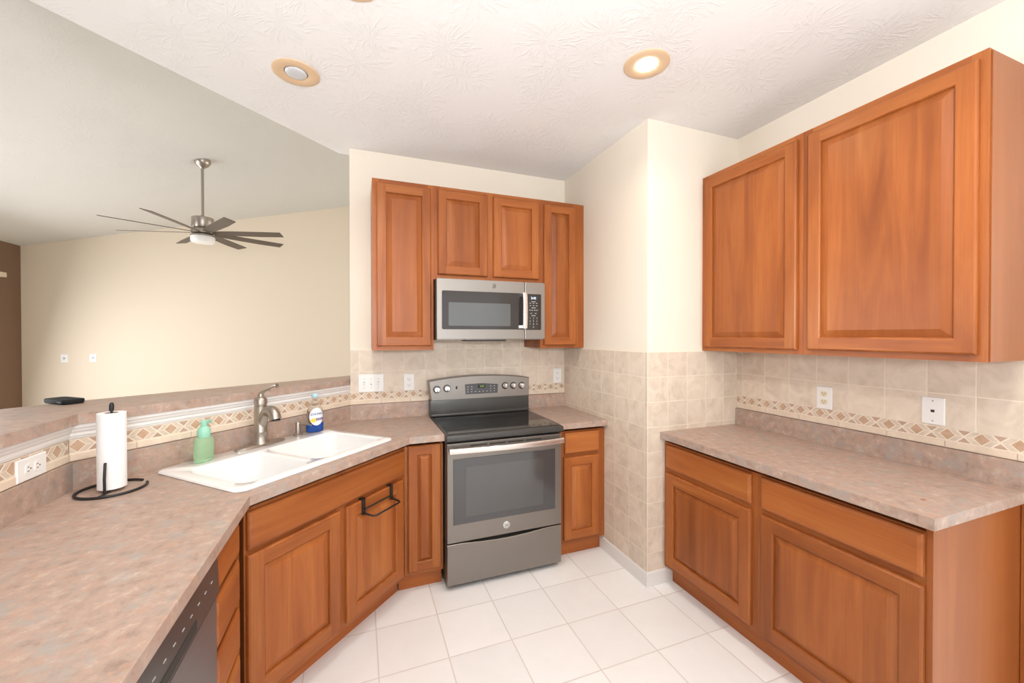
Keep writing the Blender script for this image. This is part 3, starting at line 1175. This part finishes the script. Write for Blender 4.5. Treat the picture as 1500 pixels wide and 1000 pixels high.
box(bm, cx - 0.032, cx + 0.032, -0.0026, -0.0015, 1.738, 1.764)
obj('display', bm, BLACKPL, kp)
text('2:42', 0.022, LED_BLUE, kp, (cx, -0.0028, 1.751))
bm = new()
for z, xs in ((1.727, (0,)), (1.716, (-1, 0, 1)), (1.699, (-1, 0, 1)), (1.684, (0,)), (1.668, (-1.1, -0.4, 0.4, 1.1)), (1.646, (-0.7, 0.7)), (1.630, (0,))):
    for a in xs:
        w = 0.016 if xs == (0,) else 0.006
        box(bm, cx + a * 0.024 - w, cx + a * 0.024 + w, -0.0026, -0.0015, z - 0.0018, z + 0.0018)
obj('key_marks', bm, PRINT, kp)
for r, row in enumerate(('123', '456', '789', '\u00b70\u00b7')):
    for c, ch in enumerate(row):
        text(ch, 0.016, PRINT, kp, (cx + (c - 1) * 0.026, -0.0022, 1.612 - r * 0.0205), name='key_digit')
bm = new()
box(bm, 0.20, 0.48, 0.02, 0.16, 1.455, 1.4695, 0.004)
obj('vent_grille', bm, SLOT, t)
bm = new()
box(bm, 0.006, W - 0.006, 0.018, 0.39, 1.464, 1.4698)
obj('bottom_plate', bm, SLATE_L, t)

# ------------------------------------------------------------------ sink, faucet and what stands on the sink rim
t = thing('kitchen_sink', 'white double-bowl drop-in sink set in the diagonal countertop', 'sink', (0, 0, 0), pi / 4)
bm = new()
s0, s1, d0, d1 = SK['s0'], SK['s1'], SK['d0'], SK['d1']
RZ = 0.927


def chamf(i, z):
    return [(x, y, z) for x, y in rrect(s0 + i, s1 - i, d0 + i, d1 - i, 0.040, 5)]


bowls = [(s0 + 0.048, 1.285, d0 + 0.040, 1.945), (1.308, s1 - 0.040, d0 + 0.040, 1.945)]
loft(bm, [chamf(0.020, CT1 - 0.02), chamf(0.002, CT1 + 0.0004), chamf(0, CT1 + 0.004), chamf(0.003, RZ - 0.003), chamf(0.010, RZ)], False, False)
es = []
lp = [bm.verts.new(p) for p in chamf(0.010, RZ)]
es += [bm.edges.new((lp[i], lp[(i + 1) % len(lp)])) for i in range(len(lp))]
for (a, b, c, d) in bowls:
    lp = [bm.verts.new((x, y, RZ)) for x, y in rrect(a, b, c, d, 0.06, 6)]
    es += [bm.edges.new((lp[i], lp[(i + 1) % len(lp)])) for i in range(len(lp))]
bmesh.ops.triangle_fill(bm, edges=es, use_beauty=True)
for (a, b, c, d) in bowls:
    def rr(i, z, r):
        return [(x, y, z) for x, y in rrect(a + i, b - i, c + i, d - i, r, 6)]
    loft(bm, [rr(0, RZ, 0.06), rr(0.004, RZ - 0.003, 0.058), rr(0.008, RZ - 0.012, 0.056), rr(0.018, 0.80, 0.05), rr(0.03, 0.762, 0.045), rr(0.06, 0.747, 0.03), rr(0.12, 0.744, 0.012)], False, True)
obj('basin', bm, ENAMEL, t, smooth=35)
for (a, b, c, d) in bowls:
    bm = new()
    lathe(bm, [(0.042, 0.744), (0.042, 0.7455), (0.034, 0.7455), (0.030, 0.7445), (0.001, 0.7445)], (a + b) / 2, (c + d) / 2, 24)
    obj('drain', bm, CHROME, t)

# faucet: local frame turned so +x runs along the backsplash, -y comes out over the bowls
t = thing('kitchen_faucet', 'brushed nickel single-handle faucet on the rear rim of the white sink', 'faucet', (*sd(1.357, 2.030), 0), pi / 4)
bm = new()
n = 32


def plate(k, z):
    return [(0.128 * k * (abs(cos(a)) ** 0.9) * (1 if cos(a) > 0 else -1), 0.030 * (k if k == 1 else k * 0.9) * (abs(sin(a)) ** 0.55) * (1 if sin(a) > 0 else -1), z) for a in [2 * pi * (i + 0.5) / n for i in range(n)]]


loft(bm, [plate(1, RZ + 0.0003), plate(1, RZ + 0.006), plate(0.93, RZ + 0.012), plate(0.5, RZ + 0.015)])
obj('deck_plate', bm, NICKEL, t, smooth=40)
bm = new()
lathe(bm, [(0.036, RZ + 0.011), (0.034, RZ + 0.018), (0.0305, RZ + 0.022), (0.0295, RZ + 0.070), (0.0302, RZ + 0.0715), (0.0302, RZ + 0.0735), (0.0295, RZ + 0.075),
           (0.0295, 1.132), (0.0265, 1.134), (0.0265, 1.138), (0.0300, 1.140), (0.0300, 1.158), (0.0270, 1.169), (0.0200, 1.177), (0.0135, 1.180), (0.0125, 1.193), (0.001, 1.198)], 0, 0, 32)
obj('body', bm, NICKEL, t, smooth=40)
bm = new()
sp = spline([(0, -0.004, 1.020), (0, -0.016, 1.062), (0, -0.044, 1.100), (0, -0.078, 1.112), (0, -0.104, 1.098), (0, -0.114, 1.070)], 6)
tube(bm, sp, [0.0235 + 0.0045 * (i / len(sp)) ** 1.5 for i in range(len(sp))], 18)
sp_o = obj('spout', bm, NICKEL, t, smooth=50)
bm = new()
lathe(bm, [(0.0215, 1.0705), (0.0215, 1.0645), (0.014, 1.0635), (0.001, 1.0655)], 0, -0.115, 18)
obj('spray_face', bm, DGREY, sp_o)
bm = new()
ls = spline([(0, 0.004, 1.192), (0.004, -0.016, 1.206), (0.012, -0.045, 1.220), (0.020, -0.078, 1.236), (0.023, -0.094, 1.238)], 6)
tube(bm, ls, [0.011 - 0.006 * min(1, i / 10) + (0.006 * max(0, (i - 14) / 10)) for i in range(len(ls))], 12)
obj('lever_handle', bm, NICKEL, t, smooth=50)

t = thing('soap_dispenser', 'small brushed nickel pump dispenser on the sink rim beside the dish soap bottle', 'soap dispenser', (*sd(1.583, 2.046), 0), pi / 4)
bm = new()
lathe(bm, [(0.024, RZ + 0.0003), (0.024, RZ + 0.005), (0.018, RZ + 0.009), (0.0135, RZ + 0.011), (0.0135, RZ + 0.070), (0.0115, RZ + 0.075), (0.001, RZ + 0.075)], 0, 0, 20)
obj('post', bm, NICKEL, t, smooth=40)
bm = new()
tube(bm, [(0, 0, RZ + 0.062), (0.012, -0.055, RZ + 0.066), (0.020, -0.083, RZ + 0.060)], [0.006, 0.0052, 0.0045], 10)
obj('nozzle', bm, NICKEL, t, smooth=50)

# green foaming hand soap
t = thing('hand_soap_bottle', 'green translucent foaming hand soap pump bottle at the left rear of the sink rim', 'soap bottle', (*sd(1.083, 2.012), RZ + 0.0004), pi / 4 + 0.45)
t.scale = (1.1, 1.1, 1.0)


def oval(a, b, z, n=28, p=0.75):
    return [(a * abs(cos(q)) ** p * (1 if cos(q) > 0 else -1), b * abs(sin(q)) ** p * (1 if sin(q) > 0 else -1), z) for q in [2 * pi * (i + 0.5) / n for i in range(n)]]


bm = new()
loft(bm, [oval(0.036, 0.020, 0.0), oval(0.040, 0.024, 0.004), oval(0.0405, 0.0245, 0.05), oval(0.040, 0.024, 0.092), oval(0.036, 0.022, 0.103), oval(0.022, 0.020, 0.110), oval(0.019, 0.019, 0.113, p=1), oval(0.019, 0.019, 0.118, p=1)])
obj('bottle', bm, GREENPL, t, smooth=40)
bm = new()
lathe(bm, [(0.0225, 0.1085), (0.0235, 0.112), (0.0235, 0.132), (0.021, 0.146), (0.0155, 0.152), (0.0115, 0.156), (0.0115, 0.171), (0.001, 0.172)], 0, 0, 24)
obj('pump_collar', bm, GREENPUMP, t, smooth=40)
bm = new()
loft(bm, [[(0.013 * cos(q) + (0.030 * max(0, cos(q)) ** 3), 0.012 * sin(q), z) for q in [2 * pi * i / 24 for i in range(24)]] for z in (0.166, 0.178)] + [[(0.009 * cos(q) + (0.020 * max(0, cos(q)) ** 3), 0.008 * sin(q), 0.182) for q in [2 * pi * i / 24 for i in range(24)]]])
obj('pump_head', bm, GREENPUMP, t, smooth=40)

# dish soap
t = thing('dish_soap_bottle', 'clear dish soap bottle with blue liquid and white oval label on the sink rim', 'dish soap', (*sd(1.683, 2.030), RZ + 0.0004), pi / 4 - 0.35)
t.scale = (1.2, 1.2, 0.98)


def ov(a, b, z, n=28):
    a, b = a * 1.0, b * 1.0
    return [(a * cos(2 * pi * i / n), b * sin(2 * pi * i / n), z) for i in range(n)]


prof = [(0.036, 0.022, 0.0), (0.0395, 0.025, 0.005), (0.0405, 0.026, 0.045), (0.0375, 0.025, 0.075), (0.039, 0.026, 0.10), (0.034, 0.024, 0.132), (0.024, 0.019, 0.158), (0.0145, 0.0135, 0.180), (0.0120, 0.0120, 0.205)]
bm = new()
loft(bm, [ov(*q) for q in prof])
btl = obj('bottle', bm, CLEARPL, t, smooth=40)
bm = new()
loft(bm, [ov(0.0345, 0.0205, 0.002), ov(0.0375, 0.023, 0.006), ov(0.0385, 0.024, 0.042), ov(0.0378, 0.0235, 0.052)])
obj('liquid', bm, BLUELIQ, t, smooth=40)
bm = new()
lathe(bm, [(0.0135, 0.204), (0.0145, 0.206), (0.0145, 0.224), (0.011, 0.231), (0.001, 0.232)], 0, 0, 20)
obj('cap', bm, CAPB, t, smooth=40)


def wrap(bm, shape, out=0.0006, mi=0):
    """lay a polygon (x,z) on the front of the bottle"""
    pts = []
    for x, z in shape:
        for q, r in zip(prof[:-1], prof[1:]):
            if q[2] <= z <= r[2]:
                f = (z - q[2]) / (r[2] - q[2])
                a, b = q[0] + (r[0] - q[0]) * f, q[1] + (r[1] - q[1]) * f
        y = -b * sqrt(max(0.02, 1 - (x / a) ** 2)) - out
        pts.append((x, y, z))
    c = (sum(p[0] for p in pts) / len(pts), min(p[1] for p in pts) - 0.0003, sum(p[2] for p in pts) / len(pts))
    for i in range(len(pts)):
        face(bm, [pts[i], pts[(i + 1) % len(pts)], c], mi)


bm = new()
nn, rows = 14, 22
gridv = []
for j in range(rows + 1):
    z = 0.042 + 0.104 * j / rows
    hw = 0.0315 * sqrt(max(0.0, 1 - ((z - 0.094) / 0.0525) ** 2))
    for q, r in zip(prof[:-1], prof[1:]):
        if q[2] <= z <= r[2]:
            f = (z - q[2]) / (r[2] - q[2])
            a, b = q[0] + (r[0] - q[0]) * f, q[1] + (r[1] - q[1]) * f
    gridv.append([bm.verts.new((hw * (2 * i / nn - 1), -b * sqrt(max(0.02, 1 - (hw * (2 * i / nn - 1) / a) ** 2)) - 0.0008, z)) for i in range(nn + 1)])
for j in range(rows):
    for i in range(nn):
        f = bm.faces.new((gridv[j][i], gridv[j][i + 1], gridv[j + 1][i + 1], gridv[j + 1][i]))
        z = (gridv[j][i].co.z + gridv[j + 1][i].co.z) / 2
        x = (gridv[j][i].co.x + gridv[j][i + 1].co.x) / 2
        if 0.070 < z < 0.085 and x > -0.006:
            f.material_index = 1
        elif (x + 0.014) ** 2 + (z - 0.074) ** 2 < 0.0125 ** 2:
            f.material_index = 2
lb = obj('label', bm, [LABELW, LABELP, LABELY], t)
text('DAWN', 0.0185, LABELB, lb, (0.0, -0.0272, 0.110), depth=0.0006, shear=0.15)
text('ULTRA', 0.0085, PAPER, lb, (0.010, -0.0275, 0.0775), depth=0.0004)

# ------------------------------------------------------------------ paper towel holder and roll
PC = (-0.868, 1.939)
t = thing('paper_towel_holder', 'black wire paper towel holder with open ring base on the left countertop', 'paper towel holder', (*PC, CT1))
bm = new()
cx, cy, R, rr_ = 0.000, 0.000, 0.098, 0.0048
ring = []
for i in range(47):
    a = radians(-95 - 335 * i / 46 + 122)
    ring.append((cx + R * cos(a), cy + R * 0.98 * sin(a), rr_ + 0.0005))
tube(bm, ring, rr_, 10)
obj('base_ring', bm, BLACK, t, smooth=50)
bm = new()
ax, ay = R * cos(radians(-86)), R * 0.98 * sin(radians(-86))
tube(bm, [(ax, ay, 0.008), (ax * 0.5, ay * 0.5, 0.0055), (0, 0, 0.0055)], 0.0042, 8)
obj('base_spoke', bm, BLACK, t, smooth=50)
bm = new()
lathe(bm, [(0.004, 0.0022), (0.004, 0.296), (0.0065, 0.297), (0.0075, 0.305), (0.0075, 0.318), (0.005, 0.327), (0.001, 0.329)], 0, 0, 14)
obj('centre_rod', bm, BLACK, t, smooth=40)
bm = new()
bx, by = 0.006, -0.062
tube(bm, [(bx, by, 0.006), (bx, by - 0.001, 0.06), (bx, by + 0.004, 0.112), (bx, by + 0.007, 0.116)], 0.0042, 10)
obj('tension_arm', bm, BLACK, t, smooth=50)

o_r = 0.041
bm = new()
loft(bm, [circ(0, 0, z, r, 40) for r, z in ((0.0195, 0.012), (o_r, 0.012), (o_r, 0.2905), (0.0195, 0.2905), (0.0195, 0.012))], False, False)
t = thing('paper_towel_roll', 'white paper towel roll standing on the black wire holder', 'paper towels', (*PC, CT1))
obj('paper', bm, PAPER, t, smooth=40)
bm = new()
loft(bm, [circ(0, 0, z, r, 32) for r, z in ((0.0178, 0.0125), (0.0193, 0.0125), (0.0193, 0.2900), (0.0178, 0.2900), (0.0178, 0.0125))], False, False)
obj('core', bm, CARD, t, smooth=40)

# box on the bar
t = thing('set_top_box', 'small flat black electronic box lying on the raised bar top', 'electronic box', (-1.205, 2.335, 1.1994), radians(-40))
bm = new()
pts = rrect(-0.082, 0.082, -0.036, 0.036, 0.016, 5)
loft(bm, [[(x * k, y * k, z) for x, y in pts] for k, z in ((0.93, 0.0), (0.97, 0.003), (1, 0.010), (0.995, 0.0175), (0.95, 0.0205))])
obj('case', bm, plain('matt_black_plastic', (0.016, 0.017, 0.018), 0.7, 0, 0.2), t, smooth=35)
bm = new()
box(bm, 0.03, 0.062, -0.0365, -0.0345, 0.006, 0.013)
obj('status_window', bm, SLOT, t)

# over-door towel bar on the right sink door
t = thing('towel_bar', 'dark bronze over-the-door towel bar hanging on the right-hand sink cabinet door', 'towel bar', (*sd(0.935, 1.499), 0), pi / 4)
for x in (0.566, 0.766):
    bm = new()
    box(bm, x - 0.011, x + 0.011, -0.0255, -0.0205, 0.612, 0.6905, 0.001)
    box(bm, x - 0.011, x + 0.011, -0.0255, -0.0005, 0.6840, 0.6905, 0.001)
    tube(bm, [(x, -0.024, 0.618), (x, -0.035, 0.618)], 0.008, 10)
    obj('hook_strap', bm, BRONZE, t)
bm = new()
tube(bm, [(0.566, -0.030, 0.638), (0.766, -0.030, 0.638)], 0.0045, 8)
obj('rear_rod', bm, BRONZE, t, smooth=50)
bm = new()
tube(bm, [(0.566, -0.030, 0.617), (0.570, -0.078, 0.613), (0.580, -0.090, 0.612), (0.752, -0.090, 0.612), (0.762, -0.078, 0.613), (0.766, -0.030, 0.617)], 0.005, 8)
obj('front_rod', bm, BRONZE, t, smooth=50)


# ------------------------------------------------------------------ wall plates
def plate_thing(name, label, cat, loc, rot, w, h, horizontal=False):
    t = thing(name, label, cat, loc, rot)
    b = new()
    loft(b, [R4(-w / 2, w / 2, -h / 2, h / 2, 0, 0), R4(-w / 2, w / 2, -h / 2, h / 2, 0, -0.003), R4(-w / 2, w / 2, -h / 2, h / 2, 0.003, -0.006)])
    obj('cover_plate', b, PLASTIC, t)
    return t


def receptacle(t, x, z, mat=PLASTIC, turn=False):
    b = new()
    pts = rrect(-0.0165, 0.0165, -0.0135, 0.0135, 0.008, 4)
    if turn:
        pts = [(-b_, a_) for a_, b_ in pts]
    loft(b, [[(x + a, -0.0055, z + c) for a, c in pts], [(x + a, -0.0082, z + c) for a, c in pts]])
    r = obj('receptacle', b, mat, t)
    b = new()
    for dx, dz, w, h in ((-0.0065, 0.003, 0.0012, 0.0042), (0.0065, 0.003, 0.0012, 0.0036), (0, -0.007, 0.0022, 0.0022)):
        if turn:
            dx, dz, w, h = -dz, dx, h, w
        box(b, x + dx - w, x + dx + w, -0.0086, -0.008, z + dz - h, z + dz + h)
    obj('slots', b, SLOT, r)


def screw(t, x, z):
    b = new()
    loft(b, [[(x + r * cos(2 * pi * i / 10), y, z + r * sin(2 * pi * i / 10)) for i in range(10)] for r, y in ((0.0032, -0.0055), (0.0032, -0.0066), (0.001, -0.0068))])
    obj('screw', b, NICKEL, t)


def duplex(label, loc, rot, group, mat=PLASTIC):
    t = plate_thing('electrical_outlet', label, 'outlet', loc, rot, 0.076, 0.120)
    receptacle(t, 0, 0.021, mat)
    receptacle(t, 0, -0.021, mat)
    return t


G = 'electrical outlets on the kitchen walls'
YT = YB - 0.0062
duplex('white duplex outlet on the backsplash between the light switches and the range', (0.333, YT, 1.158), 0, G)
duplex('white duplex outlet on the backsplash above the small counter right of the range', (1.522, YT, 1.162), 0, G)
duplex('white outlet plate with ivory sockets on the right wall, nearer the corner', (XR - 0.0062, 1.400, 1.160), R_, G, IVORY)
t = plate_thing('telephone_jack', 'white wall plate with one small jack hole on the right wall backsplash', 'phone jack', (XR - 0.0062, 0.968, 1.166), R_, 0.076, 0.118)
bm = new()
box(bm, -0.006, 0.006, -0.0075, -0.0055, -0.006, 0.005)
obj('jack', bm, SLOT, t)
screw(t, 0, 0.043)
screw(t, 0, -0.043)
t = plate_thing('light_switch', 'white three-gang light switch plate at the left end of the tiled back wall', 'light switch', (0.078, YT, 1.162), 0, 0.168, 0.124)
for i, x in enumerate((-0.046, 0, 0.046)):
    bm = new()
    box(bm, x - 0.005, x + 0.005, -0.0150 + 0.004 * (i % 2), -0.0055, -0.010 + 0.006 * (i % 2), 0.006 + 0.006 * (i % 2), 0.001)
    obj('toggle', bm, PLASTIC, t)
    bm = new()
    box(bm, x - 0.0065, x + 0.0065, -0.0064, -0.0058, -0.013, 0.013)
    obj('toggle_slot', bm, plain('toggle_slot_grey', (0.5, 0.5, 0.5), 0.6) if 'toggle_slot_grey' not in bpy.data.materials else bpy.data.materials['toggle_slot_grey'], t)
    screw(t, x, 0.030)
    screw(t, x, -0.030)
# horizontal duplex on the half wall
t = plate_thing('electrical_outlet', 'white sideways outlet on the mosaic border of the half wall left of the paper towels', 'outlet', (-1.0185, 1.806, 1.0575), pi / 2, 0.130, 0.074)
bm = new()
box(bm, -0.058, 0.058, 0.0, 0.006, -0.030, 0.030)
obj('backing_box', bm, PLASTIC, t)
receptacle(t, -0.019, 0, PLASTIC, True)
receptacle(t, 0.021, 0, PLASTIC, True)
# living-room plates
for x, lab in ((-4.045, 'small white wall plate with cable jack on the far beige wall, nearer the brown wall'),
               (-3.722, 'small white wall plate on the far beige wall, right of its twin')):
    t = plate_thing('cable_plate', lab, 'wall plate', (x, 7.8498, 1.166), 0, 0.082, 0.120)
    bm = new()
    box(bm, -0.012, 0.012, -0.010, -0.0055, -0.014, 0.014)
    obj('jack', bm, plain('grey_jack', (0.40, 0.42, 0.45), 0.4), t)

t = thing('wall_shelf', 'short cream ledge on the brown wall at the left edge', 'shelf', (-4.504, 7.0, 2.30))
bm = new()
box(bm, 0.0, 0.10, -0.55, 0.44, -0.020, 0.042, 0.003)
obj('ledge_board', bm, plain('cream_ledge_paint', (0.66, 0.57, 0.43), 0.5), t)


# ------------------------------------------------------------------ recessed lights
def downlight(label, x, y, lit, r=0.104, power=11, col=(1.0, 0.80, 0.58)):
    t = thing('recessed_light', label, 'ceiling light', (x, y, HC))
    b = new()
    prof = [(r, 0.0), (r, -0.004), (r - 0.006, -0.007), (0.060, -0.006), (0.052, -0.002)]
    loft(b, [circ(0, 0, z, q, 40) for q, z in prof], False, False)
    loft(b, [circ(0, 0, -0.002, 0.052, 40), circ(0, 0, 0.0, 0.051, 40)], False, True)
    obj('trim_ring', b, TRIMTAN, t, smooth=30)
    b = new()
    lathe(b, [(0.049, -0.0012), (0.0475, -0.006), (0.040, -0.0095), (0.022, -0.0115), (0.001, -0.012)], 0, 0, 32)
    obj('bulb', b, BULB_ON if lit else BULB_OFF, t, smooth=50)
    if lit:
        d = bpy.data.lights.new('recessed_lamp', 'SPOT')
        d.energy = power
        d.color = col
        d.spot_size = radians(150)
        d.spot_blend = 0.6
        d.shadow_soft_size = 0.045
        l = bpy.data.objects.new('recessed_lamp', d)
        COL.objects.link(l)
        l.location = (0, 0, -0.030)
        l.parent = t
    return t


downlight('unlit recessed ceiling light with tan trim ring, left of the lit one', -0.281, 2.208, False)
downlight('lit recessed ceiling light glowing warm in a tan trim ring', 1.272, 1.554, True)

downlight('recessed ceiling light barely showing its tan rim at the top edge of the photo', -0.018, 1.550, True, 0.104, 34, (1.0, 0.93, 0.84))
downlight('added recessed ceiling light out of view, fill for the floor and counters', 1.25, 0.35, True, 0.104, 30, (1.0, 0.93, 0.84))  # unseen fixture, added to brighten the floor and counters from above

# ------------------------------------------------------------------ ceiling fan
FX, FY = -1.652, 5.518
t = thing('ceiling_fan', 'eight-blade brushed nickel ceiling fan hanging from the vaulted living room ceiling', 'ceiling fan', (FX, FY, 0))
zc = vz(FX)
bm = new()
lathe(bm, [(0.078, zc + 0.035), (0.080, zc - 0.012), (0.072, zc - 0.030), (0.055, zc - 0.055), (0.030, zc - 0.070), (0.018, zc - 0.085), (0.001, zc - 0.086)], 0, 0, 32)
obj('canopy', bm, NICKEL, t, smooth=40)
bm = new()
lathe(bm, [(0.0135, zc - 0.08), (0.0135, 2.83)], 0, 0, 16)
obj('downrod', bm, NICKEL, t, smooth=40)
bm = new()
lathe(bm, [(0.020, 2.855), (0.026, 2.845), (0.026, 2.835), (0.095, 2.832), (0.104, 2.826), (0.104, 2.720), (0.098, 2.712), (0.085, 2.700), (0.085, 2.690), (0.112, 2.682), (0.112, 2.650), (0.080, 2.640), (0.080, 2.632), (0.114, 2.630), (0.114, 2.615), (0.001, 2.615)], 0, 0, 36)
obj('motor_housing', bm, NICKEL, t, smooth=40)
bm = new()
lathe(bm, [(0.112, 2.6145), (0.114, 2.600), (0.113, 2.565), (0.106, 2.550), (0.060, 2.543), (0.001, 2.541)], 0, 0, 36)
obj('light_shade', bm, FROST, t, smooth=40)
for k in range(8):
    a = radians(32 + 45 * k)
    M = Matrix.Rotation(a, 4, 'Z') @ Matrix.Translation((0, 0, 2.662)) @ Matrix.Rotation(radians(-13), 4, 'X')
    b = new()
    st = [(0.07, -0.030, 0.030), (0.16, -0.040, 0.040), (0.30, -0.052, 0.052), (0.60, -0.058, 0.058), (0.84, -0.060, 0.048)]
    loft(b, [[M @ Vector((x, y0, -0.003)), M @ Vector((x, y1, -0.003)), M @ Vector((x, y1, 0.003)), M @ Vector((x, y0, 0.003))] for x, y0, y1 in st])
    obj('blade', b, FANWOOD, t)
